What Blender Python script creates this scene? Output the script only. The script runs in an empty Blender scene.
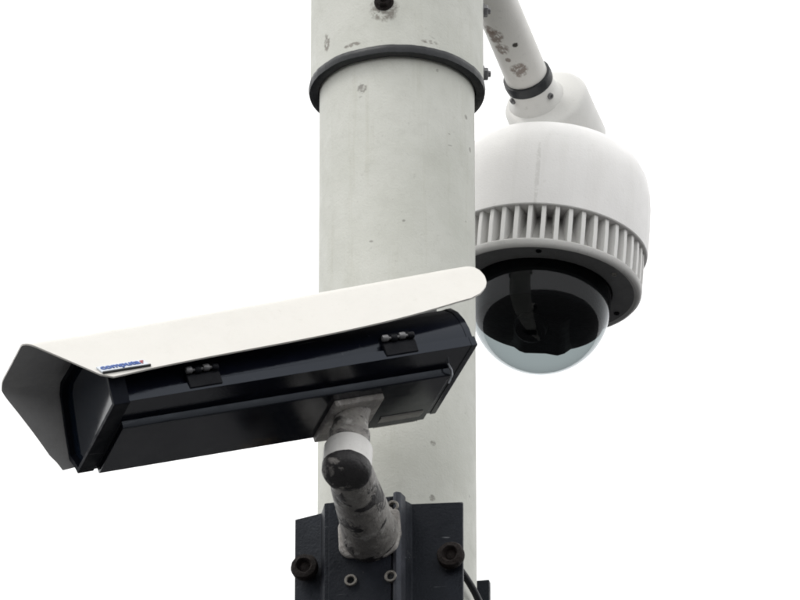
import bpy, bmesh, math, random
from mathutils import Vector, Matrix, noise as mnoise

random.seed(7)
R = math.radians
sc = bpy.context.scene
COL = sc.collection

# ------------------------------------------------------------------ camera
S = 0.16 / 157.0            # metres per photo pixel at the pole (pole is 0.16 m thick)
DIST = 8.0
PITCH = R(27.0)
FWD = Vector((0, math.cos(PITCH), math.sin(PITCH)))
UP = Vector((0, -math.sin(PITCH), math.cos(PITCH)))
CAM = Vector((3 * S, 0, 0)) - FWD * DIST
cd = bpy.data.cameras.new('camera')
cam = bpy.data.objects.new('camera', cd)
COL.objects.link(cam)
cam.location = CAM
cam.rotation_euler = (math.pi / 2 + PITCH, 0, 0)
cd.sensor_width = 36
cd.lens = 36 * DIST / (800 * S)
cd.clip_start = 0.1
cd.clip_end = 3000
sc.camera = cam

# ------------------------------------------------------------------ sky and sun (bright overcast)
SUN_EL, SUN_AZ = R(58), R(-118)          # azimuth from +Y, clockwise: high, to the viewer's left
w = bpy.data.worlds.new("World")
sc.world = w
w.use_nodes = True
nt = w.node_tree
for n in list(nt.nodes):
    nt.nodes.remove(n)
sky = nt.nodes.new('ShaderNodeTexSky')
sky.sky_type = 'NISHITA'
sky.sun_disc = False
sky.sun_elevation = SUN_EL
sky.sun_rotation = SUN_AZ
sky.dust_density = 4.0
hs = nt.nodes.new('ShaderNodeHueSaturation')
hs.inputs['Saturation'].default_value = 0.25
nt.links.new(sky.outputs[0], hs.inputs['Color'])
mx = nt.nodes.new('ShaderNodeMix')
mx.data_type = 'RGBA'
mx.inputs[0].default_value = 0.88         # cloud cover
nt.links.new(hs.outputs[0], mx.inputs[6])
mx.inputs[7].default_value = (16.6, 16.6, 16.5, 1)
bg = nt.nodes.new('ShaderNodeBackground')
bg.inputs['Strength'].default_value = 0.10
nt.links.new(mx.outputs[2], bg.inputs['Color'])
wo = nt.nodes.new('ShaderNodeOutputWorld')
nt.links.new(bg.outputs[0], wo.inputs['Surface'])

sd = bpy.data.lights.new('sun', 'SUN')
sd.energy = 1.0
sd.angle = R(25)
sd.color = (1.0, 0.97, 0.93)
sun = bpy.data.objects.new('sun', sd)
COL.objects.link(sun)
sdir = Vector((math.sin(SUN_AZ) * math.cos(SUN_EL), math.cos(SUN_AZ) * math.cos(SUN_EL), math.sin(SUN_EL)))
sun.rotation_euler = sdir.to_track_quat('Z', 'Y').to_euler()
sun.location = sdir * 20

sc.view_settings.view_transform = 'Standard'
sc.view_settings.look = 'None'
sc.view_settings.exposure = 0.0
sc.view_settings.gamma = 1.0
sc.view_settings.use_curve_mapping = False
sc.cycles.filter_width = 2.0
sc.cycles.use_denoising = True
sc.cycles.max_bounces = 10
sc.cycles.transparent_max_bounces = 16


# ------------------------------------------------------------------ helpers
def P(u, v, y):
    """world point on the plane Y=y seen at photo position (u, v)"""
    k = S / DIST
    d = FWD + Vector((1, 0, 0)) * ((u - 400) * k) + UP * ((300 - v) * k)
    return CAM + d * ((y - CAM.y) / d.y)


def link(name, me, mat, parent=None, smooth=None):
    o = bpy.data.objects.new(name, me)
    COL.objects.link(o)
    for m in (mat if isinstance(mat, (list, tuple)) else [mat]):
        me.materials.append(m)
    if parent:
        o.parent = parent
    if smooth is not None:
        for p in me.polygons:
            p.use_smooth = True
        me.set_sharp_from_angle(angle=R(smooth))
    return o


def finish(bm, name, mat, parent=None, smooth=35, bevel=0, seg=2, bang=30):
    bmesh.ops.remove_doubles(bm, verts=bm.verts, dist=1e-7)
    bmesh.ops.recalc_face_normals(bm, faces=bm.faces)
    if bevel:
        es = [e for e in bm.edges if len(e.link_faces) == 2 and e.calc_face_angle(0) > R(bang)]
        bmesh.ops.bevel(bm, geom=es, offset=bevel, segments=seg, affect='EDGES', profile=0.6)
    me = bpy.data.meshes.new(name)
    bm.to_mesh(me)
    bm.free()
    o = link(name, me, mat, parent, smooth)
    if bevel:
        wn = o.modifiers.new('weighted_normals', 'WEIGHTED_NORMAL')
        wn.keep_sharp = True
        wn.weight = 90
    return o


def empty(name, loc, label, cat, mat3=None):
    o = bpy.data.objects.new(name, None)
    COL.objects.link(o)
    m = Matrix.Translation(loc)
    if mat3 is not None:
        m = m @ mat3.to_4x4()
    o.matrix_world = m
    o.empty_display_size = 0.05
    o['label'] = label
    o['category'] = cat
    return o


def add_prism(bm, poly, a0, a1, axis='X'):
    """polygon in the other two axes, extruded from a0 to a1 along axis"""
    def mk(p, a):
        if axis == 'X':
            return (a, p[0], p[1])
        if axis == 'Y':
            return (p[0], a, p[1])
        return (p[0], p[1], a)
    v0 = [bm.verts.new(mk(p, a0)) for p in poly]
    v1 = [bm.verts.new(mk(p, a1)) for p in poly]
    n = len(poly)
    bm.faces.new(v0[::-1])
    bm.faces.new(v1)
    for i in range(n):
        j = (i + 1) % n
        bm.faces.new((v0[i], v0[j], v1[j], v1[i]))


def add_box(bm, x0, x1, y0, y1, z0, z1):
    add_prism(bm, [(x0, y0), (x1, y0), (x1, y1), (x0, y1)], z0, z1, 'Z')


def add_lathe(bm, prof, n=64, closed=False, frame=None):
    """profile of (radius, height) turned about local Z (or about frame's Z)"""
    F = frame or Matrix.Identity(4)
    rings = []
    for r, z in prof:
        if r <= 1e-9:
            rings.append([bm.verts.new(F @ Vector((0, 0, z)))])
        else:
            rings.append([bm.verts.new(F @ Vector((r * math.cos(2 * math.pi * i / n), r * math.sin(2 * math.pi * i / n), z))) for i in range(n)])
    m = len(rings)
    for k in range(m if closed else m - 1):
        a, b = rings[k], rings[(k + 1) % m]
        for i in range(n):
            j = (i + 1) % n
            if len(a) == 1 and len(b) == 1:
                continue
            if len(a) == 1:
                bm.faces.new((a[0], b[i], b[j]))
            elif len(b) == 1:
                bm.faces.new((a[i], a[j], b[0]))
            else:
                bm.faces.new((a[i], a[j], b[j], b[i]))


def axis_frame(p, d):
    """matrix whose Z runs along d and whose origin is p"""
    return Matrix.Translation(p) @ Vector(d).normalized().to_track_quat('Z', 'Y').to_matrix().to_4x4()


def add_tube(bm, pts, rad, n=16):
    pts = [Vector(p) for p in pts]
    rad = rad if isinstance(rad, (list, tuple)) else [rad] * len(pts)
    t0 = (pts[1] - pts[0]).normalized()
    up = Vector((0, 0, 1)) if abs(t0.z) < 0.9 else Vector((1, 0, 0))
    u = t0.cross(up).normalized()
    rings = []
    for i, p in enumerate(pts):
        t = (pts[min(i + 1, len(pts) - 1)] - pts[max(i - 1, 0)]).normalized()
        u = (u - t * u.dot(t)).normalized()
        v = t.cross(u)
        rings.append([bm.verts.new(p + (u * math.cos(2 * math.pi * k / n) + v * math.sin(2 * math.pi * k / n)) * rad[i]) for k in range(n)])
    for a, b in zip(rings, rings[1:]):
        for k in range(n):
            j = (k + 1) % n
            bm.faces.new((a[k], a[j], b[j], b[k]))
    bm.faces.new(rings[0][::-1])
    bm.faces.new(rings[-1])


def fillet(poly, radii, seg=8):
    """open polyline with rounded inner corners"""
    out = [Vector(poly[0])]
    for i in range(1, len(poly) - 1):
        a, b, c = Vector(poly[i - 1]), Vector(poly[i]), Vector(poly[i + 1])
        r = radii[i - 1]
        d1, d2 = (a - b).normalized(), (c - b).normalized()
        half = d1.angle(d2) / 2
        t = r / math.tan(half)
        p, q = b + d1 * t, b + d2 * t
        cen = b + (d1 + d2).normalized() * (r / math.sin(half))
        a0 = math.atan2(*(p - cen).yx)
        a1 = math.atan2(*(q - cen).yx)
        da = (a1 - a0 + math.pi) % (2 * math.pi) - math.pi
        for k in range(seg + 1):
            an = a0 + da * k / seg
            out.append(cen + Vector((math.cos(an), math.sin(an))) * r)
    out.append(Vector(poly[-1]))
    return out


# ------------------------------------------------------------------ materials
class M:
    def __init__(self, name, color, rough=0.5, metal=0.0, spec=0.5, coat=0.0):
        self.m = bpy.data.materials.new(name)
        self.m.use_nodes = True
        self.t = self.m.node_tree
        self.b = self.t.nodes['Principled BSDF']
        self.b.inputs['Base Color'].default_value = (*color, 1)
        self.b.inputs['Roughness'].default_value = rough
        self.b.inputs['Metallic'].default_value = metal
        self.b.inputs['Specular IOR Level'].default_value = spec
        self.b.inputs['Coat Weight'].default_value = coat
        self.col = None
        self.base = color
        self.rough0 = rough
        self.rgh = None
        self.h = None
        self.tc = self.t.nodes.new('ShaderNodeTexCoord')

    def N(self, t, **kw):
        n = self.t.nodes.new(t)
        for k, v in kw.items():
            setattr(n, k, v)
        return n

    def L(self, a, b):
        self.t.links.new(a, b)

    def noise(self, scale, detail=4, rough=0.6, stretch=None, coord='Object', dist=0.0):
        src = self.tc.outputs[coord]
        if stretch:
            mp = self.N('ShaderNodeMapping')
            mp.inputs['Scale'].default_value = stretch
            self.L(src, mp.inputs['Vector'])
            src = mp.outputs[0]
        n = self.N('ShaderNodeTexNoise')
        n.inputs['Scale'].default_value = scale
        n.inputs['Detail'].default_value = detail
        n.inputs['Roughness'].default_value = rough
        n.inputs['Distortion'].default_value = dist
        self.L(src, n.inputs['Vector'])
        return n.outputs['Fac']

    def ramp(self, fac, lo, hi, v0=0.0, v1=1.0):
        r = self.N('ShaderNodeMapRange')
        r.inputs['From Min'].default_value = lo
        r.inputs['From Max'].default_value = hi
        r.inputs['To Min'].default_value = v0
        r.inputs['To Max'].default_value = v1
        self.L(fac, r.inputs['Value'])
        return r.outputs[0]

    def math(self, op, a, b=None):
        n = self.N('ShaderNodeMath', operation=op)
        for i, x in enumerate((a, b)):
            if x is None:
                continue
            if isinstance(x, (int, float)):
                n.inputs[i].default_value = x
            else:
                self.L(x, n.inputs[i])
        return n.outputs[0]

    def spot(self, c, r, r2=None, stretch=(1, 1, 1)):
        """1 at an object-space point, fading to 0 at radius r"""
        mp = self.N('ShaderNodeMapping')
        mp.vector_type = 'POINT'
        mp.inputs['Location'].default_value = [-c[i] * stretch[i] for i in range(3)]
        mp.inputs['Scale'].default_value = stretch
        self.L(self.tc.outputs['Object'], mp.inputs['Vector'])
        ln = self.N('ShaderNodeVectorMath', operation='LENGTH')
        self.L(mp.outputs[0], ln.inputs[0])
        return self.ramp(ln.outputs['Value'], r if r2 is None else r2, 0.0)

    def layer(self, fac, color, amount=1.0):
        n = self.N('ShaderNodeMix', data_type='RGBA')
        if amount != 1.0:
            fac = self.math('MULTIPLY', fac, amount)
        self.L(fac, n.inputs[0])
        if self.col is None:
            n.inputs[6].default_value = (*self.base, 1)
        else:
            self.L(self.col, n.inputs[6])
        n.inputs[7].default_value = (*color, 1)
        self.col = n.outputs[2]
        self.L(self.col, self.b.inputs['Base Color'])
        return fac

    def rough(self, fac, lo, hi):
        self.L(self.ramp(fac, 0.3, 0.7, lo, hi), self.b.inputs['Roughness'])

    def height(self, fac, dist):
        b = self.N('ShaderNodeBump')
        b.inputs['Strength'].default_value = 1.0
        b.inputs['Distance'].default_value = dist
        self.L(fac, b.inputs['Height'])
        if self.h is not None:
            self.L(self.h, b.inputs['Normal'])
        self.h = b.outputs[0]
        self.L(self.h, self.b.inputs['Normal'])


# pole paint: pale grey-green, mottled, specks and chips
def pole_paint(name, spots=()):
    m = M(name, (0.585, 0.592, 0.548), 0.55, spec=0.35)
    m.layer(m.ramp(m.noise(9, 5, 0.6), 0.42, 0.68), (0.515, 0.525, 0.475), 0.8)
    m.layer(m.ramp(m.noise(70, 4, 0.7), 0.5, 0.75), (0.47, 0.475, 0.43), 0.4)
    m.layer(m.ramp(m.noise(14, 4, 0.7, (5, 5, 0.35)), 0.56, 0.78), (0.43, 0.43, 0.36), 0.45)
    m.layer(m.ramp(m.noise(300, 2, 0.5), 0.66, 0.74), (0.36, 0.36, 0.33), 0.3)
    m.layer(m.ramp(m.noise(46, 2, 0.5, (1, 1, 1.7)), 0.745, 0.775), (0.12, 0.11, 0.095), 0.55)
    fine = m.ramp(m.noise(140, 5, 0.75), 0.40, 0.62)
    for c, r, st, colr, am in spots:
        f = m.math('MULTIPLY', m.ramp(m.spot(c, r, None, st), 0.05, 0.5), fine)
        m.layer(m.ramp(f, 0.10, 0.55), colr, am)
    m.rough(m.noise(40), 0.45, 0.7)
    m.height(m.noise(420, 3, 0.6), 0.0003)
    m.height(m.noise(30, 3, 0.5), 0.0008)
    return m.m


def white_paint(name, col=(0.80, 0.79, 0.755), dirt=0.5, spots=(), streak=0.0):
    m = M(name, col, 0.42, spec=0.4)
    d = tuple(c * 0.82 for c in col)
    m.layer(m.ramp(m.noise(18, 5, 0.65), 0.45, 0.75), d, dirt)
    m.layer(m.ramp(m.noise(160, 3, 0.6), 0.62, 0.74), tuple(c * 0.62 for c in col), dirt * 0.6)
    m.layer(m.ramp(m.noise(60, 3, 0.6), 0.70, 0.74), (0.22, 0.19, 0.15), dirt * 0.5)
    if streak:
        m.layer(m.ramp(m.noise(16, 4, 0.6, (4, 4, 0.3)), 0.52, 0.8), (0.5, 0.49, 0.44), streak)
    fine = m.ramp(m.noise(170, 5, 0.75), 0.38, 0.58)
    for c, r, st, colr, am in spots:
        f = m.math('MULTIPLY', m.ramp(m.spot(c, r, None, st), 0.05, 0.5), fine)
        m.layer(m.ramp(f, 0.10, 0.55), colr, am)
    m.rough(m.noise(40), 0.33, 0.55)
    m.height(m.noise(500, 2, 0.6), 0.0002)
    m.height(m.noise(9, 2, 0.5), 0.0025)
    return m.m


def black_paint(name, col=(0.003, 0.0038, 0.008), rough=0.13, wear=0.4, scratch=True, spec=0.4, bump=0.00008):
    m = M(name, col, rough, spec=spec)
    m.b.inputs['Specular Tint'].default_value = (0.80, 0.88, 1.0, 1)
    m.layer(m.ramp(m.noise(22, 5, 0.7), 0.5, 0.8), tuple(c * 3 for c in col), wear)
    m.layer(m.ramp(m.noise(130, 4, 0.7), 0.66, 0.75), (0.10, 0.10, 0.10), wear * 0.6)
    if scratch:
        m.layer(m.ramp(m.noise(55, 2, 0.5, (0.25, 3, 3), dist=0.3), 0.735, 0.76), (0.20, 0.21, 0.22), wear)
    m.rough(m.noise(30, 5, 0.7), rough * 0.8, rough * 1.6)
    m.height(m.noise(350, 3, 0.6), bump)
    return m.m


def worn_cast(name, chips=0.55, lo=0.56, hi=0.6, k=1.0):
    m = M(name, (0.36 * k, 0.345 * k, 0.325 * k), 0.5, spec=0.45)
    m.layer(m.ramp(m.noise(26, 5, 0.7), 0.42, 0.66), (0.15 * k, 0.14 * k, 0.135 * k), 0.85)
    m.layer(m.ramp(m.noise(70, 5, 0.75), 0.54, 0.66), (0.62 * k, 0.61 * k, 0.59 * k), 0.75)
    c = m.layer(m.ramp(m.noise(33, 5, 0.65, dist=0.5), lo, hi), (0.022, 0.021, 0.023), chips)
    m.layer(m.ramp(m.noise(180, 3, 0.7), 0.62, 0.72), (0.06, 0.055, 0.05), 0.7)
    m.rough(m.noise(60), 0.35, 0.7)
    m.height(m.noise(120, 5, 0.7), 0.0022)
    m.height(c, 0.0008)
    return m.m


def rusty(name, col=(0.013, 0.009, 0.008)):
    m = M(name, col, 0.75, spec=0.3)
    m.layer(m.ramp(m.noise(120, 5, 0.7), 0.45, 0.7), (0.026, 0.017, 0.014), 0.7)
    m.layer(m.ramp(m.noise(300, 3, 0.7), 0.6, 0.7), (0.012, 0.010, 0.010), 0.8)
    m.height(m.noise(220, 5, 0.75), 0.003)
    return m.m


def plain(name, col, rough=0.5, metal=0.0, var=0.25, bump=0.0004, spec=0.5):
    m = M(name, col, rough, metal, spec)
    m.layer(m.ramp(m.noise(60, 5, 0.7), 0.4, 0.75), tuple(c * 0.6 for c in col), var)
    m.rough(m.noise(50), rough * 0.8, min(1, rough * 1.3))
    m.height(m.noise(300, 3, 0.6), bump)
    return m.m


RUST = (0.20, 0.155, 0.13)
GRIME = (0.16, 0.14, 0.12)

mat_rubber = plain('black_rubber', (0.012, 0.014, 0.017), 0.45, spec=0.4)
mat_black = black_paint('black_housing_paint')
mat_bezel = black_paint('matt_bezel_paint', (0.004, 0.0045, 0.008), 0.5, spec=0.15)
mat_lining = plain('dark_hood_lining', (0.52, 0.52, 0.52), 0.42, var=0.3)
mat_hood = white_paint('white_hood_paint', (0.63, 0.615, 0.58), 0.22, (), 0.14)
mat_glass_plate = plain('dark_window_glass', (0.006, 0.010, 0.018), 0.08, var=0.0, bump=0.0)
mat_bracket = black_paint('worn_bracket_paint', (0.006, 0.0068, 0.010), 0.42, 0.6, bump=0.0004, spec=0.28)
mat_rib = black_paint('worn_grey_rib', (0.026, 0.027, 0.033), 0.45, 0.8, bump=0.0004)
mat_cast = worn_cast('worn_cast_metal', 0.95, 0.54, 0.59, 0.78)
mat_cast_light = worn_cast('pale_cast_metal', 0.6, 0.62, 0.66, 1.2)
mat_post = worn_cast('whitish_worn_paint', 0.55, 0.64, 0.68, 1.35)
mat_collar = white_paint('pale_collar_paint', (0.80, 0.79, 0.77), 0.8, (), 0.2)
mat_joint = worn_cast('worn_joint_metal', 0.85, 0.50, 0.56, 1.1)
mat_ball = plain('dark_polished_joint', (0.13, 0.135, 0.15), 0.25, 0.6, 0.6)
mat_rust = rusty('rusted_iron')
mat_steel = plain('dull_steel', (0.30, 0.285, 0.26), 0.38, 0.7, 0.5)
mat_grey_metal = plain('grey_metal', (0.16, 0.16, 0.165), 0.4, 0.3, 0.4)
mat_strip = plain('pale_reflection', (0.33, 0.32, 0.30), 0.45, 0.1, 0.6)  # pale tone painted in for the pole's reflection
mat_blue = plain('blue_print', (0.015, 0.07, 0.30), 0.35, var=0.1)
mat_red = plain('red_print', (0.35, 0.05, 0.06), 0.35, var=0.1)
mat_badge = plain('silver_badge', (0.62, 0.66, 0.72), 0.3, 0.0, 0.1)
mat_fin = white_paint('dome_fin_paint', (0.72, 0.715, 0.70), 0.4)
mat_band = white_paint('shaded_band_paint', (0.42, 0.415, 0.40), 0.9)  # dome paint darkened: shade between the fins put into the colour
mat_lip = white_paint('dome_lip_paint', (0.58, 0.575, 0.56), 0.6)
mat_under = plain('dark_plastic', (0.15, 0.15, 0.152), 0.5, var=0.3)
mat_shroud = plain('black_shroud', (0.004, 0.0045, 0.006), 0.5, var=0.2, spec=0.1)

# clear smoked bubble: tinted see-through with a fresnel gloss
mb = bpy.data.materials.new('smoked_clear_plastic')
mb.use_nodes = True
t = mb.node_tree
for n in list(t.nodes):
    t.nodes.remove(n)
out = t.nodes.new('ShaderNodeOutputMaterial')
mixs = t.nodes.new('ShaderNodeMixShader')
lw = t.nodes.new('ShaderNodeLayerWeight')
lw.inputs['Blend'].default_value = 0.5
pw = t.nodes.new('ShaderNodeMath')
pw.operation = 'POWER'
pw.inputs[1].default_value = 5.0
t.links.new(lw.outputs['Facing'], pw.inputs[0])
fr = t.nodes.new('ShaderNodeMapRange')
fr.inputs['To Min'].default_value = 0.022
fr.inputs['To Max'].default_value = 0.9
t.links.new(pw.outputs[0], fr.inputs['Value'])
tr = t.nodes.new('ShaderNodeBsdfTransparent')
tr.inputs['Color'].default_value = (0.45, 0.485, 0.49, 1)
gl = t.nodes.new('ShaderNodeBsdfGlossy')
gl.inputs['Roughness'].default_value = 0.04
gl.inputs['Color'].default_value = (0.95, 0.97, 1, 1)
t.links.new(fr.outputs[0], mixs.inputs[0])
t.links.new(tr.outputs[0], mixs.inputs[1])
t.links.new(gl.outputs[0], mixs.inputs[2])
t.links.new(mixs.outputs[0], out.inputs[0])
mat_bubble = mb

# ground
mg = M('pavement', (0.05, 0.05, 0.053), 0.9, spec=0.2)
mg.layer(mg.ramp(mg.noise(0.6, 6, 0.6), 0.4, 0.7), (0.038, 0.038, 0.04), 0.8)
mg.layer(mg.ramp(mg.noise(60, 4, 0.7), 0.5, 0.7), (0.085, 0.085, 0.085), 0.6)
mg.height(mg.noise(80, 4, 0.7), 0.004)
mat_ground = mg.m

# ------------------------------------------------------------------ ground
GZ = CAM.z - 1.6
bm = bmesh.new()
add_lathe(bm, [(0, GZ), (1, GZ), (20, GZ), (600, GZ)], 48)
g = finish(bm, 'ground', mat_ground, None, None)
g['kind'] = 'structure'
g['label'] = 'dark asphalt the pole stands on'

# ------------------------------------------------------------------ pole
PR = 0.08
SR = 0.0895
SZ = (300 - 88) * S / math.cos(PITCH)          # lower end of the sleeve
pole = empty('steel_pole', (0, 0, GZ), 'thick pale grey-green painted steel pole with wider sleeve and black rubber ring', 'pole')


def on_sleeve(u, v, r):
    """point of the cylinder of radius r round the pole seen at (u, v)"""
    y = -r
    for _ in range(20):
        p = P(u, v, y)
        y = -math.sqrt(max(r * r - p.x * p.x, 0))
    return P(u, v, y)


def pl(p):                                       # into pole space
    return Vector((p.x, p.y, p.z - GZ))


sleeve_spots = []
for (u, v, r, st) in ((352, 45, 0.013, (1, 1, 4)), (430, 42, 0.012, (1, 1, 4)), (384, 9, 0.019, (1, 1, 1)), (327, 42, 0.009, (2, 1, 0.6))):
    sleeve_spots.append((pl(on_sleeve(u, v, SR)), r, st, GRIME, 0.75))
shaft_spots = []
for (u, v, r) in ((466, 117, 0.004), (438, 67 + 4, 0.003), (362, 88, 0.008), (433, 443, 0.004), (432, 498, 0.005), (470, 150, 0.004)):
    shaft_spots.append((pl(on_sleeve(u, v, PR)), r, (1, 1, 1), (0.20, 0.19, 0.17), 0.8))
mat_pole = pole_paint('pole_paint', shaft_spots)
mat_sleeve = pole_paint('sleeve_paint', sleeve_spots)

bm = bmesh.new()
add_lathe(bm, [(0, 0), (PR, 0), (PR, 2), (PR, 4), (PR, 5.0), (PR, SZ - GZ + 0.3), (0, SZ - GZ + 0.3)], 128)
finish(bm, 'shaft', mat_pole, pole, 30)
bm = bmesh.new()
z0 = SZ - GZ
add_lathe(bm, [(0.0800, z0 + 0.25), (0.0803, z0 + 0.004), (SR - 0.002, z0), (SR, z0 + 0.003), (SR, z0 + 0.4), (SR, z0 + 0.9), (SR - 0.003, z0 + 0.905), (0, z0 + 0.92)], 128)
finish(bm, 'sleeve', mat_sleeve, pole, 30)
# rubber ring: slightly irregular bead round the end of the sleeve
bm = bmesh.new()
N_ = 160
prof = [(-0.0072, 0.0055), (-0.002, 0.0062), (0.0012, 0.0045), (0.0018, 0.0), (0.0010, -0.0042), (-0.003, -0.0055), (-0.0080, -0.0048), (-0.0092, -0.001)]
rings = []
for i in range(N_):
    an = 2 * math.pi * i / N_
    q = 0.0006 * mnoise.noise(Vector((3 * math.cos(an), 3 * math.sin(an), 0.3))) + 0.0003 * mnoise.noise(Vector((14 * math.cos(an), 14 * math.sin(an), 4.3)))
    rings.append([bm.verts.new(((SR + dr + q) * math.cos(an), (SR + dr + q) * math.sin(an), z0 + dz + q)) for dr, dz in prof])
for i in range(N_):
    a, b = rings[i], rings[(i + 1) % N_]
    for k in range(len(prof)):
        j = (k + 1) % len(prof)
        bm.faces.new((a[k], a[j], b[j], b[k]))
finish(bm, 'sealing_ring', mat_rubber, pole, 60)


def hex_bolt(name, p, d, r, h, mat, parent, washer=True, stud=0.5):
    bm = bmesh.new()
    F = axis_frame(p, d)
    if washer:
        add_lathe(bm, [(0, -0.002), (r * 1.35, -0.002), (r * 1.35, 0.0015), (0, 0.0015)], 24, frame=F)
    add_lathe(bm, [(0, 0.0008), (r, 0.0008), (r, h * 0.85), (r * 0.85, h), (r * stud, h), (r * stud, h * 1.35), (r * stud * 0.8, h * 1.45), (0, h * 1.45)], 6, frame=F)
    return finish(bm, name, mat, parent, 25)


for (u, v) in ((384, 2),):
    p = on_sleeve(u, v, SR)
    hex_bolt('bolt', pl(p), (p.x, p.y, 0), 0.0075, 0.008, mat_rust, pole)
for v in (9, 72):
    zz = P(487, v, 0.0).z - GZ
    hex_bolt('bolt', (SR - 0.001, 0.004, zz), (1, 0.05, 0), 0.0066, 0.006, mat_grey_metal, pole)

# ------------------------------------------------------------------ dome camera and its arm
DY = 0.26
kd = (DIST + DY * math.cos(PITCH)) / DIST * S       # metres per photo pixel at the dome
dome_o = P(545, 249, DY)
tilt = Matrix.Rotation(R(4.5), 3, 'Y')
dome = empty('dome_camera', dome_o, 'white dome camera with dark smoked bubble hanging from the arm behind the pole', 'camera', tilt)


def sc_(prof):
    return [(r * kd, z * kd) for r, z in prof]


seam = Vector((-0.012, -0.10, 0.03))
ms = white_paint('dome_shell_paint', (0.82, 0.81, 0.80), 0.22, [(seam, 0.05, (16, 0.6, 0.9), (0.45, 0.44, 0.41), 0.3)], 0.16)
bm = bmesh.new()
top = [(104, -2), (104.6, 12), (104.6, 30), (104, 50), (102.3, 66), (98.8, 80), (92.5, 92), (83, 101.5), (70, 108.5), (53, 115), (34, 119), (16, 121), (0, 121.5)]
add_lathe(bm, sc_([(72, 4), (72, -1), (101.5, -2.6), (103, -2.9)] + top), 128)
finish(bm, 'shell', ms, dome, 40)
# finned band: sloping back wall, then fins one by one, then the lip
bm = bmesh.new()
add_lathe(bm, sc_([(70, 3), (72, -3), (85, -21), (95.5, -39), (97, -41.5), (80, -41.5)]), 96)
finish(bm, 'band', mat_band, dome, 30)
NF = 46
fm = None
for i in range(NF):
    an = 2 * math.pi * (i + 0.35) / NF
    if fm is None:
        bm = bmesh.new()
        w0, w1 = 2.3 * kd, 2.9 * kd
        a = [(74, -1.5), (100.5, -2.2), (101.2, -20), (101, -41), (88, -41)]
        for i0 in (0,):
            va = [bm.verts.new((r * kd, -w0 if r > 95 else -w1, z * kd)) for r, z in a]
            vb = [bm.verts.new((r * kd, w0 if r > 95 else w1, z * kd)) for r, z in a]
            bm.faces.new(va)
            bm.faces.new(vb[::-1])
            for k in range(5):
                j = (k + 1) % 5
                bm.faces.new((va[k], vb[k], vb[j], va[j]))
        o = finish(bm, 'fin', mat_fin, dome, 30, bevel=0.0004, seg=1)
        fm = o
    else:
        o = fm.copy()
        COL.objects.link(o)
        o.parent = dome
    o.rotation_euler = (0, 0, an)
bm = bmesh.new()
add_lathe(bm, sc_([(90, -40), (100.3, -40), (101.2, -41.2), (100.8, -45), (98.8, -47.6), (96.5, -48.4), (95, -47), (90, -46)]), 128, closed=True)
finish(bm, 'lip', mat_lip, dome, 40)
bm = bmesh.new()
add_lathe(bm, sc_([(95.5, -41), (95.3, -46.6), (80, -47.2), (74, -47.6), (71.6, -47.2), (71.2, -41)]), 128, closed=True)
finish(bm, 'underside_ring', mat_under, dome, 40)
sm = None
for i in range(6):
    an = 2 * math.pi * i / 6 + R(-93)
    bm = bmesh.new()
    F = axis_frame(Vector((86 * kd * math.cos(an), 86 * kd * math.sin(an), -46.2 * kd)), (0, 0, -1))
    add_lathe(bm, [(0, 0.0012), (0.0012, 0.0012), (0.0014, 0.0022), (0.0028, 0.0022), (0.0032, 0.0012), (0.0032, -0.001), (0, -0.001)], 14, frame=F)
    finish(bm, 'screw', mat_steel if i % 2 else mat_shroud, dome, 35)
# bubble
BZ, BR = -64, 70.5
bm = bmesh.new()
pr = [(BR + 0.6, -43), (BR, -50), (BR, BZ)]
for k in range(1, 25):
    an = math.pi / 2 * k / 24
    pr.append((BR * math.cos(an), BZ - BR * math.sin(an)))
pr[-1] = (0, BZ - BR)
add_lathe(bm, sc_(pr), 96)
finish(bm, 'bubble', mat_bubble, dome, 180)
# black shroud inside the bubble with a lens slot and camera block
bm = bmesh.new()
pr = [(67.2, -44), (67.2, BZ)]
cut = 17
for k in range(1, 9):
    z = cut * k / 8
    pr.append((math.sqrt(67.2 ** 2 - z * z), BZ - z))
pr += [(64, BZ - cut - 2.5), (45, BZ - cut - 5.5), (20, BZ - cut - 7), (0, BZ - cut - 7.5)]
add_lathe(bm, sc_(pr), 96)
shroud = finish(bm, 'shroud', mat_shroud, dome, 50)
bm = bmesh.new()
add_prism(bm, [(-34 * kd, (BZ - cut) * kd), (-19 * kd, (BZ - cut - 10.5) * kd), (-13 * kd, (BZ - cut - 12.5) * kd), (8 * kd, (BZ - cut - 11.5) * kd), (20 * kd, (BZ - cut - 13) * kd), (27 * kd, (BZ - cut - 10) * kd), (38 * kd, (BZ - cut) * kd)], -22 * kd, 52 * kd, 'Y')
finish(bm, 'camera_block', mat_shroud, dome, 30, bevel=0.002, seg=3)
bm = bmesh.new()
add_lathe(bm, [(0, 0), (0.016, 0), (0.0175, 0.004), (0.0175, 0.016), (0.0145, 0.018), (0.013, 0.014), (0, 0.012)], 32,
          frame=axis_frame(Vector((-6 * kd, -10 * kd, (BZ - cut - 6) * kd)), (-0.2, -0.35, -0.9)))
finish(bm, 'lens', mat_shroud, dome, 30)

# arm
ad = Vector((0.32, 0.88, -0.36)).normalized()
ring_c = P(528, 79, DY - 0.022)
arm_root = ring_c - ad * (0.205)
arm = empty('support_bracket', arm_root, 'white painted tube arm with rust chips and black ring carrying the dome camera', 'bracket')


def al(p):
    return Vector(p) - arm_root


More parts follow.
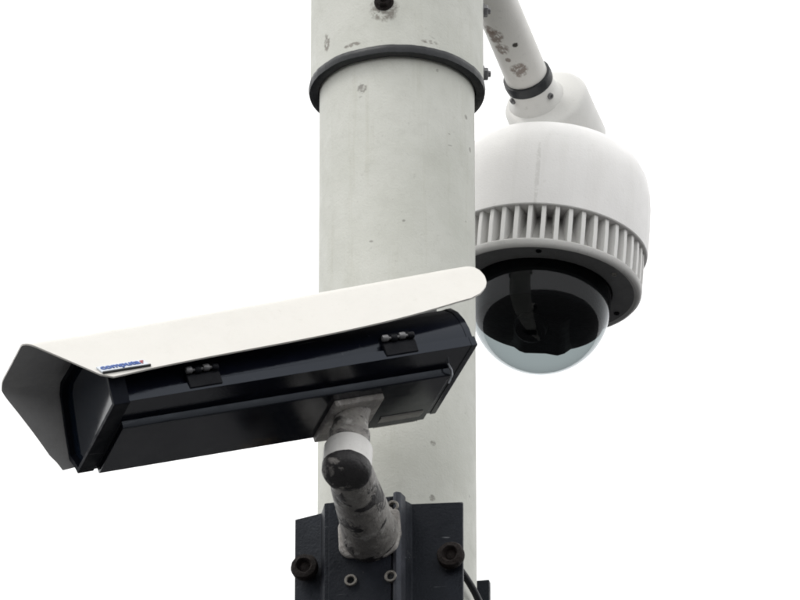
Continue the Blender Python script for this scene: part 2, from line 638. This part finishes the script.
arm_spots = []
perp = ad.cross(Vector((1, 0, 0))).normalized()
for (u, v, r, colr, am) in ((494, 36, 0.013, RUST, 0.85), (502, 49, 0.010, RUST, 0.8), (519, 70, 0.012, RUST, 0.85), (515, 45, 0.0042, (0.03, 0.025, 0.02), 1.0), (508, 60, 0.004, RUST, 0.8), (489, 30, 0.008, RUST, 0.8)):
    # nearest tube surface point seen at (u, v)
    c = None
    for k in range(400):
        y = DY - 0.25 + k * 0.0007
        p = P(u, v, y)
        dd = (p - ring_c) - ad * (p - ring_c).dot(ad)
        if dd.length < 22 * kd:
            c = p
            break
    if c is not None:
        arm_spots.append((al(c), r, (1, 1, 1), colr, am))
mat_arm = white_paint('arm_paint', (0.70, 0.69, 0.66), 0.5, arm_spots)
mat_arm2 = white_paint('coupling_paint', (0.68, 0.675, 0.655), 0.35)
bm = bmesh.new()
add_lathe(bm, [(0, -0.215), (22 * kd, -0.215), (22 * kd, -0.1), (22 * kd, 0.0), (22 * kd, 0.02), (0, 0.02)], 48, frame=axis_frame(al(ring_c), ad))
finish(bm, 'tube', mat_arm, arm, 30)
bm = bmesh.new()
add_lathe(bm, sc_([(21.8, -6), (24.8, -5.5), (25.4, 0), (24.8, 5.5), (21.8, 6)]), 64, closed=True, frame=axis_frame(al(ring_c), ad))
finish(bm, 'band_ring', mat_rubber, arm, 30)
bm = bmesh.new()
add_lathe(bm, sc_([(20, 3), (23.6, 4), (24.2, 14), (25.5, 22), (30, 28), (30, 36)]), 64, frame=axis_frame(al(ring_c), ad))
finish(bm, 'neck', mat_arm2, arm, 40)
face_c = P(545, 99, DY)
bm = bmesh.new()
add_lathe(bm, sc_([(0, -1), (38, -1), (42, 0.5), (44, 4), (44.5, 30), (45.5, 62), (40, 66), (0, 66)]), 96, frame=axis_frame(al(face_c), ad))
finish(bm, 'coupling', mat_arm2, arm, 40)
for (u, v) in ((550, 96), (513, 101)):
    c = None
    for k in range(500):
        y = DY - 0.12 + k * 0.0004
        p = P(u, v, y)
        s = (p - ring_c).dot(ad)
        dd = (p - ring_c) - ad * s
        if dd.length < 24.6 * kd and s > 0:
            c = (p, dd.normalized())
            break
    if c:
        bm = bmesh.new()
        add_lathe(bm, [(0, 0.0003), (0.0016, 0.0005), (0.0018, 0.002), (0.0032, 0.0022), (0.0036, 0.001), (0.0036, -0.003), (0, -0.003)], 12, frame=axis_frame(al(c[0]), c[1]))
        finish(bm, 'screw', mat_grey_metal, arm, 30)
# flange where the arm meets the sleeve, above the picture
bm = bmesh.new()
fd = Vector((arm_root.x, arm_root.y, 0)).normalized()
fp = Vector((fd.x * SR, fd.y * SR, arm_root.z))
add_lathe(bm, [(0, -0.012), (0.042, -0.012), (0.042, 0.006), (0.036, 0.009), (0, 0.009)], 40, frame=axis_frame(al(fp), fd))
finish(bm, 'flange', mat_arm2, arm, 30)

# ------------------------------------------------------------------ box camera under its sunshield
TH, PH = R(15.0), R(17.0)
f_ = Vector((-math.cos(TH) * math.cos(PH), -math.sin(TH) * math.cos(PH), -math.sin(PH)))
w_ = Vector((-math.sin(TH), math.cos(TH), 0))
n_ = f_.cross(-w_)
rot = Matrix((f_, -w_, n_)).transposed()
CY = -0.43
kc = (DIST + (CY + 0.12) * math.cos(PITCH)) / DIST * S
box_o = P(108, 378, CY)
boxc = empty('box_camera', box_o, 'long black box camera under a white sunshield hood, tilted down in front of the pole', 'camera', rot)
# local frame: X forward along the camera, Y towards the viewer (a = -Y), Z up (b)


def q(x, a, b):
    return Vector((x * kc, -a * kc, b * kc))


def interp(x, tab):
    for (x0, y0), (x1, y1) in zip(tab, tab[1:]):
        if x <= x1:
            k = max(0.0, min(1.0, (x - x0) / (x1 - x0)))
            return y0 + (y1 - y0) * k
    return tab[-1][1]


def smooth_tab(x, tab, wd):
    return sum(interp(x + wd * k, tab) for k in (-1, -0.5, 0, 0.5, 1)) / 5


side = Vector((50, 73)).normalized()
sec = fillet([(0, 0), (51.5, 75.2), (166, 81), (204, -5)], [27, 25], 10)
pts = [sec[0].lerp(sec[1], k / 9) for k in range(9)] + sec[1:-1] + [sec[-2].lerp(sec[-1], k / 9) for k in range(1, 10)]
LOW = [(-400, 33), (-380, 29), (-350, 24), (-316, 19), (-260, 14), (-206, 11), (-100, 7.5), (-46, 4.5), (0, 0), (60, 0)]
REAR = [(0, -396), (0.05, -406), (0.12, -413), (0.33, -424), (0.55, -428), (0.75, -428), (0.9, -424), (1, -415)]


def hood_pt(tt, p):
    """tt 0 front .. 1 rear"""
    fr_ = max(0, min(1, p.y / 75.0))
    near = 1 - max(0, min(1, p.x / 204.0))
    base = 6 * (1 - near)
    xf = base + (56 - 6 * (1 - near) - base) * fr_ ** 1.08
    if fr_ < 0.10:                       # slightly rounded lower front corners
        xf -= 6 * (1 - fr_ / 0.10) ** 2
    xr = smooth_tab(fr_, REAR, 0.03)
    x = xf + (xr - xf) * tt
    zl = smooth_tab(max(x, -400), LOW, 18)
    zt = 75 + 9 * max(0, min(1, -x / 400)) ** 1.3
    b = zl + p.y * (zt - zl) / 75.0
    a = p.x
    k0 = 1 - max(0, min(1, (p.x - 50) / 55.0))
    k1 = max(0, min(1, (p.x - 105) / 55.0))
    a += (50 / 73 * k0 - 44 / 84 * k1) * (b - p.y)
    return x, a, b


bm = bmesh.new()
NX = 48
TT = [0, 0.004] + [i / NX for i in range(1, NX - 3)] + [1 - 0.06 * (1 - k / 8) ** 1.5 for k in range(1, 9)]
outer, inner = [], []
np_ = len(pts)
for tt in TT:
    ro, ri = [], []
    for j, p in enumerate(pts):
        d = (pts[min(j + 1, np_ - 1)] - pts[max(j - 1, 0)]).normalized()
        nn = Vector((d.y, -d.x))          # into the hood
        x, a, b = hood_pt(tt, p)
        ro.append(bm.verts.new(q(x, a, b)))
        ri.append(bm.verts.new(q(x, a + nn.x * 1.8, b + nn.y * 1.8)))
    outer.append(ro)
    inner.append(ri)
for i in range(len(TT) - 1):
    for j in range(np_ - 1):
        bm.faces.new((outer[i][j], outer[i][j + 1], outer[i + 1][j + 1], outer[i + 1][j]))
        fc = bm.faces.new((inner[i][j], inner[i + 1][j], inner[i + 1][j + 1], inner[i][j + 1]))
        fc.material_index = 1
    for j in (0, np_ - 1):
        bm.faces.new((outer[i][j], outer[i + 1][j], inner[i + 1][j], inner[i][j]))
for i in (0, len(TT) - 1):
    for j in range(np_ - 1):
        fc = bm.faces.new((outer[i][j], inner[i][j], inner[i][j + 1], outer[i][j + 1]))
finish(bm, 'sunshield', [mat_hood, mat_lining], boxc, 40)

# body
BX0, BX1 = -382, -21
bsec = [(18, -20), (20, -9.5), (25, -8.5), (26, 2), (31, 14), (40, 26), (54, 37), (74, 44), (122, 44), (142, 37), (156, 26), (165, 14), (170, 2), (171.5, -9.5), (176, -11), (176, -20)]


def prism_local(name, sec, x0, x1, mat, parent, bevel=0.0008, seg=2, smooth=35):
    bm = bmesh.new()
    add_prism(bm, [(-a * kc, b * kc) for a, b in sec], x0 * kc, x1 * kc, 'X')
    return finish(bm, name, mat, parent, smooth, bevel, seg)


body = prism_local('body', bsec, BX0, BX1, mat_black, boxc, 0.0006)
big = [(98 + (a - 98) * 1.012, 0 + (b) * 1.03 - 0.3) for a, b in bsec]
prism_local('rear_plate', big, BX0 - 6, BX0 + 0.5, mat_black, boxc, 0.001)
# front bezel ring with recessed window
bm = bmesh.new()
outl = [(19, -21), (17.5, -11), (16, -2), (14, 6), (24, 26), (44, 55), (56, 63), (150, 67), (163, 60), (181, 24), (191, 0), (182, -12), (178, -21)]
inl = [(98 + (a - 98) * 0.93, 16 + (b - 16) * 0.89) for a, b in outl]
lay = []
for x, lp in ((-5, outl), (-22, outl), (-22, inl), (-5, inl)):
    lay.append([bm.verts.new(q(x, a, b)) for a, b in lp])
nb = len(outl)
for k in range(4):
    A, B = lay[k], lay[(k + 1) % 4]
    for i in range(nb):
        j = (i + 1) % nb
        bm.faces.new((A[i], A[j], B[j], B[i]))
bez = finish(bm, 'front_bezel', mat_bezel, boxc, 35, 0.0008, 2)
gl_sec = [(98 + (a - 98) * 0.95, 16 + (b - 16) * 0.92) for a, b in outl]
prism_local('window', gl_sec, -17, -11, mat_glass_plate, boxc, 0)
# stepped tray under the body
mt = M('tray_paint', (0.003, 0.0038, 0.008), 0.16, spec=0.4)
mt.b.inputs['Specular Tint'].default_value = (0.80, 0.88, 1.0, 1)
mt.layer(mt.math('MULTIPLY', mt.ramp(mt.spot(q(-190, 160, -26), 0.016, None, (0.6, 1, 1)), 0.05, 0.6), mt.ramp(mt.noise(150, 5, 0.75), 0.4, 0.6)), (0.10, 0.065, 0.02), 0.7)
mt.layer(mt.ramp(mt.noise(60, 2, 0.5, (0.3, 3, 3), dist=0.4), 0.72, 0.75), (0.12, 0.12, 0.13), 0.35)
mt.rough(mt.noise(24, 5, 0.7), 0.11, 0.24)
mat_tray = mt.m
prism_local('tray', [(65.6, -19.7), (67.5, -27.2), (69, -27.6), (170, -27.6), (172, -26.5), (172, -19.7)], -371, -24, mat_tray, boxc, 0.0007)
# added pale strip standing in for the pole's reflection, far lower edge near rear
prism_local('reflection_strip', [(146, -27.2), (147, -29), (176, -26), (177.5, -22), (172.2, -22), (172.2, -27.2)], -364, -318, mat_strip, boxc, 0.0005)
# clip at the rear of the tray
bm = bmesh.new()
add_tube(bm, [q(-367, 55, -19), q(-368, 55, -24.5), q(-369.5, 57, -26.5), q(-372, 66, -28.2), q(-372.5, 82, -29)], 0.9 * kc, 8)
finish(bm, 'wire_clip', mat_badge, boxc, 60)


mat_hinge = plain('matt_black_hinge', (0.004, 0.0045, 0.007), 0.55, var=0.2, spec=0.15)


def hinge(x):
    hg = None
    bm = bmesh.new()
    add_prism(bm, [(-a * kc, b * kc) for a, b in ((17.2, -17), (17.2, -6), (19, -2), (23, -2), (23, -8.5), (19.6, -10), (19.6, -17))], (x - 17) * kc, (x + 17) * kc, 'X')
    hg = finish(bm, 'hinge', mat_hinge, boxc, 30, 0.0006, 1)
    bm = bmesh.new()
    add_prism(bm, [(-a * kc, b * kc) for a, b in ((18.5, 0), (17.5, 4), (24, 9), (27, 9), (25.5, 0))], (x - 15) * kc, (x + 15) * kc, 'X')
    finish(bm, 'leaf', mat_hinge, hg, 30, 0.0005, 1)
    for k in range(4):
        bm = bmesh.new()
        xx = x - 13.5 + 9 * k
        c = q(xx, 16.6, 0.5 + (1.0 if k % 2 else 0))
        add_lathe(bm, [(0, -3.0 * kc), (3.0 * kc, -3.0 * kc), (3.5 * kc, -2.2 * kc), (3.5 * kc, 2.2 * kc), (3.0 * kc, 3.0 * kc), (0, 3.0 * kc)], 16, frame=axis_frame(c, (1, 0, 0)))
        finish(bm, 'knuckle', mat_grey_metal if k % 2 else mat_hinge, hg, 35)
    bm = bmesh.new()
    add_lathe(bm, [(0, -17 * kc), (1.5 * kc, -17 * kc), (1.5 * kc, 17 * kc), (0, 17 * kc)], 12, frame=axis_frame(q(x, 16.8, 1.0), (1, 0, 0)))
    finish(bm, 'pin', mat_grey_metal, hg, 35)


hinge(-102)
hinge(-309)

# maker's plate on the hood: thin plate with raised lettering
sa, sb = side.x, side.y
ez = Vector((0, sb, sa))
ey = Vector((0, -sa, sb))
ex = Vector((-1, 0, 0))
bo = q(4, 0, 0) + ey * (9.5 * kc) + ez * (0.2 * kc)
bmat = Matrix((ex, ey, ez)).transposed().to_4x4()
bmat.translation = bo
bm = bmesh.new()
add_prism(bm, [(1.5 * kc, 0), (50.5 * kc, 0), (48 * kc, 10.6 * kc), (-1 * kc, 10.6 * kc)], 0, 1.8 * kc, 'Z')
badge = finish(bm, 'nameplate', mat_badge, boxc, 30, 0.0003, 1)
badge.matrix_local = bmat
bm = bmesh.new()
add_box(bm, 2.0 * kc, 51.5 * kc, -1.6 * kc, 0.2 * kc, 0.05 * kc, 2.2 * kc)
finish(bm, 'plate_edge', mat_rubber, badge, 30)  # black bar: the plate's thick lower edge with its shadow in the colour


def letters(txt, x0, width, mat, shear=0.22):
    cu = bpy.data.curves.new('lettering', 'FONT')
    cu.body = txt
    cu.size = 1.0
    cu.extrude = 0.02
    cu.offset = 0.03
    tmp = bpy.data.objects.new('lettering_curve', cu)
    COL.objects.link(tmp)
    dg = bpy.context.evaluated_depsgraph_get()
    me = bpy.data.meshes.new_from_object(tmp.evaluated_get(dg))
    bpy.data.objects.remove(tmp)
    xs = [v.co.x for v in me.vertices]
    x_min, x_max = min(xs), max(xs)
    k = width / (x_max - x_min)
    hk = 7.4 * kc / 0.75
    for v in me.vertices:
        y = v.co.y * hk
        v.co = Vector(((v.co.x - x_min) * k + x0 - shear * y, y + 3.6 * kc, v.co.z * 0.5 * kc / 0.02 + 2.0 * kc))
    me.materials.clear()
    return link('lettering', me, mat, badge)


letters('computa', 2.6 * kc, 40.5 * kc, mat_blue)
letters('r', 44.0 * kc, 4.0 * kc, mat_red)

# ------------------------------------------------------------------ bracket that carries the box camera
YAW = R(-12)
yr = Matrix.Rotation(YAW, 3, 'Z')
top_p = P(438, 509, -0.07)
br = empty('camera_bracket', (0, 0, top_p.z), 'black steel clamp bracket with worn grey swivel arm carrying the box camera', 'bracket', yr)
bl_inv = br.matrix_world.inverted()
HB = 0.24          # plate height, runs out of the picture below


bm = bmesh.new()
th = 4.0
po = [(-87, -71), (-60, -74), (-52, -95), (20, -95), (31, -76), (81, -72)]
pi_ = [(81, -68), (28.5, -72), (17.5, -91), (-49.5, -91), (-57.5, -70), (-87, -67)]
zs = [-HB / S, 0]
loop = po + pi_
topz = {0: -3, 1: 0, 2: 0, 3: 1, 4: 0, 5: -1}
v0 = [bm.verts.new((x * S, y * S, -HB)) for x, y in loop]
v1 = []
for i, (x, y) in enumerate(loop):
    k = i if i < 6 else 11 - i
    v1.append(bm.verts.new((x * S, y * S, topz[k] * S)))
n = len(loop)
bm.faces.new(v0[::-1])
bm.faces.new(v1)
for i in range(n):
    j = (i + 1) % n
    bm.faces.new((v0[i], v0[j], v1[j], v1[i]))
bmesh.ops.triangulate(bm, faces=[f for f in bm.faces if len(f.verts) > 4])
finish(bm, 'clamp_plate', mat_bracket, br, 25, 0.0012, 2, 35)
# base plate of the arm with its screws
bm = bmesh.new()
add_box(bm, -47 * S, 15 * S, -99 * S, -93.7 * S, -0.120, -0.002)
finish(bm, 'base_plate', mat_bracket, br, 30, 0.001, 2)
# worn raised flange down the right of the base plate
bm = bmesh.new()
add_prism(bm, [(3 * S, -14 * S), (12 * S, -12 * S), (17 * S, -15 * S), (18 * S, -30 * S), (12 * S, -46 * S), (2 * S, -42 * S)], -102.5 * S, -92 * S, 'Y')
finish(bm, 'worn_flange', mat_cast_light, br, 30, 0.0012, 2)
bm = bmesh.new()
add_prism(bm, [(16.5 * S, -94.5 * S), (17.5 * S, -100 * S), (21 * S, -102 * S), (25 * S, -99 * S), (27.5 * S, -88 * S), (22 * S, -90.5 * S)], -HB + 0.002, 0.0025, 'Z')
finish(bm, 'edge_rib', mat_rib, br, 30, 0.0012, 2)


def loc_on(u, v, yl):
    """bracket-space point on the plane local y = yl seen at (u, v)"""
    lo, hi = -0.6, 0.3
    for _ in range(50):
        mid = (lo + hi) / 2
        if (bl_inv @ P(u, v, mid)).y < yl:
            lo = mid
        else:
            hi = mid
    return bl_inv @ P(u, v, lo)


def cap_screw(u, v):
    p = loc_on(u, v, -99 * S)
    bm = bmesh.new()
    r = 6.2 * S
    add_lathe(bm, [(0, -0.002), (r, -0.002), (r, 0.0025), (r * 0.92, 0.0032), (r * 0.66, 0.0032), (r * 0.56, 0.0022), (r * 0.56, -0.0006), (0, -0.0006)], 24, frame=axis_frame(p, (0, -1, 0)))
    s_ = finish(bm, 'screw', mat_steel, br, 30)
    bm = bmesh.new()
    add_lathe(bm, [(0, 0.0000), (r * 0.5, 0.0)], 6, frame=axis_frame(p, (0, -1, 0)))
    finish(bm, 'socket', mat_rubber, s_, 30)


cap_screw(393, 507)
cap_screw(351, 581)
cap_screw(391, 577)


def knob(u, v, seed):
    p = loc_on(u, v, -81 * S)
    bm = bmesh.new()
    r = 13.6 * S
    add_lathe(bm, [(0, -16 * S), (6 * S, -16 * S), (6 * S, -2 * S), (r * 0.96, -2 * S), (r, 0), (r * 1.0, 3.5 * S), (r * 0.9, 6 * S), (r * 0.6, 7 * S), (r * 0.52, 6 * S), (r * 0.40, 2.4 * S), (r * 0.2, 3.6 * S), (0, 4 * S)], 28, frame=axis_frame(p, (0, -1, 0)))
    for vv in bm.verts:
        vv.co += Vector((mnoise.noise(vv.co * 160 + Vector((seed, 0, 0))), mnoise.noise(vv.co * 160 + Vector((0, seed, 9))), mnoise.noise(vv.co * 160 + Vector((4, seed, 0))))) * 0.0006
    finish(bm, 'clamp_bolt', mat_rust, br, 40)
    return p


k1 = knob(305, 568, 3.0)
k2 = knob(451, 556, 8.0)
# rear half of the clamp behind the pole with its rods
rear_c = []
bm = bmesh.new()
add_box(bm, -96 * S, 76 * S, 82 * S, 90 * S, -HB, -0.014)
finish(bm, 'rear_clamp', mat_bracket, br, 30, 0.001, 2)
for kp in (k1, k2):
    bm = bmesh.new()
    add_tube(bm, [(kp.x, -70 * S, kp.z - 0.062), (kp.x, 100 * S, kp.z - 0.062)], 5 * S, 12)
    finish(bm, 'clamp_rod', mat_rust, br, 40)

# arm: tapered casting from the base plate out to the swivel post
base_c = loc_on(371, 536, -97 * S)
post_b = bl_inv @ P(346, 477, -0.275)          # centre of the lower end of the post
pd = (bl_inv.to_3x3() @ Vector((0.06, 0.26, 0.96))).normalized()
arm_e = post_b + pd * (17 * S) + Vector((0, 6 * S, 0))
bm = bmesh.new()
dv = arm_e - base_c
arm_pts = [base_c + Vector((0, 8 * S, 0))] + [base_c + dv * k for k in (0.0, 0.06, 0.14, 0.25, 0.4, 0.55, 0.7, 0.85, 1.0)]
add_tube(bm, arm_pts, [x * S for x in (29, 29, 28, 26.5, 25.5, 25, 24, 23, 22, 18)], 40)
for vv in bm.verts:
    vv.co += Vector((mnoise.noise(vv.co * 70), mnoise.noise(vv.co * 70 + Vector((5, 5, 5))), mnoise.noise(vv.co * 70 + Vector((9, 2, 5))))) * 0.0008
finish(bm, 'arm', mat_cast, br, 50)
# chipped square foot of the casting
bm = bmesh.new()
add_prism(bm, [(-31 * S, -16 * S), (-24 * S, -23 * S), (-2 * S, -25 * S), (14 * S, -26 * S), (27 * S, -19 * S), (31 * S, -2 * S), (29 * S, 24 * S), (-27 * S, 26 * S), (-32 * S, 10 * S)], -104 * S, -97 * S, 'Y')
foot = finish(bm, 'arm_foot', mat_cast_light, br, 30, 0.004, 3)
foot.location = (base_c.x, 0, base_c.z)

FP = axis_frame(post_b, pd)
bm = bmesh.new()
add_lathe(bm, [(0, -3.5 * S), (9 * S, -3 * S), (16 * S, -1.5 * S), (21.5 * S, 1 * S), (23.8 * S, 6 * S), (24 * S, 13 * S), (22 * S, 16 * S), (0, 16 * S)], 48, frame=FP)
for vv in bm.verts:
    vv.co += Vector((mnoise.noise(vv.co * 90), mnoise.noise(vv.co * 90 + Vector((5, 5, 5))), mnoise.noise(vv.co * 90 + Vector((9, 2, 5))))) * 0.0009
mat_cap = worn_cast('chipped_dark_cap', 0.97, 0.40, 0.46)
finish(bm, 'end_cap', mat_cap, br, 50)
bm = bmesh.new()
add_lathe(bm, [(0, 13 * S), (23.2 * S, 13 * S), (23.6 * S, 20 * S), (23.4 * S, 35 * S), (22 * S, 38 * S), (15 * S, 39 * S), (0, 39 * S)], 48, frame=FP)
finish(bm, 'post', mat_collar, br, 40)
bm = bmesh.new()
add_lathe(bm, [(0, 34 * S), (19 * S, 36 * S), (20 * S, 44 * S), (19.8 * S, 54 * S), (17.2 * S, 62 * S), (16.5 * S, 74 * S), (18.5 * S, 88 * S), (20 * S, 101 * S), (0, 101 * S)], 48, frame=FP)
finish(bm, 'swivel_joint', mat_joint, br, 40)
# mounting plate bolted under the camera (aligned with the camera body)
rel = bl_inv @ boxc.matrix_world
bm = bmesh.new()
add_box(bm, -303 * kc, -251 * kc, -170 * kc, -84 * kc, -33.5 * kc, -27.2 * kc)
bmesh.ops.transform(bm, matrix=rel, verts=bm.verts)
finish(bm, 'mounting_plate', mat_post, br, 30, 0.0014, 2)

# cable from the clamp round behind the pole
def W(u, v, y):
    return P(u, v, y)


cpts = [W(453, 560, -0.072), W(462, 572, -0.063), W(470, 584, -0.052), W(477, 597, -0.038), W(484, 616, -0.01), W(478, 640, 0.06), W(470, 690, 0.07)]
sm_pts = []
for i in range(len(cpts) - 1):
    p0, p1, p2, p3 = cpts[max(i - 1, 0)], cpts[i], cpts[i + 1], cpts[min(i + 2, len(cpts) - 1)]
    for k in range(6):
        tq = k / 6
        sm_pts.append(0.5 * ((2 * p1) + (p2 - p0) * tq + (2 * p0 - 5 * p1 + 4 * p2 - p3) * tq ** 2 + (3 * p1 - p0 - 3 * p2 + p3) * tq ** 3))
sm_pts.append(cpts[-1])
bm = bmesh.new()
add_tube(bm, sm_pts, 3.6 * S, 12)
cab = finish(bm, 'cable', mat_rubber, None, 60)
cab['label'] = 'short black cable running from the bracket round the right of the pole'
cab['category'] = 'cable'
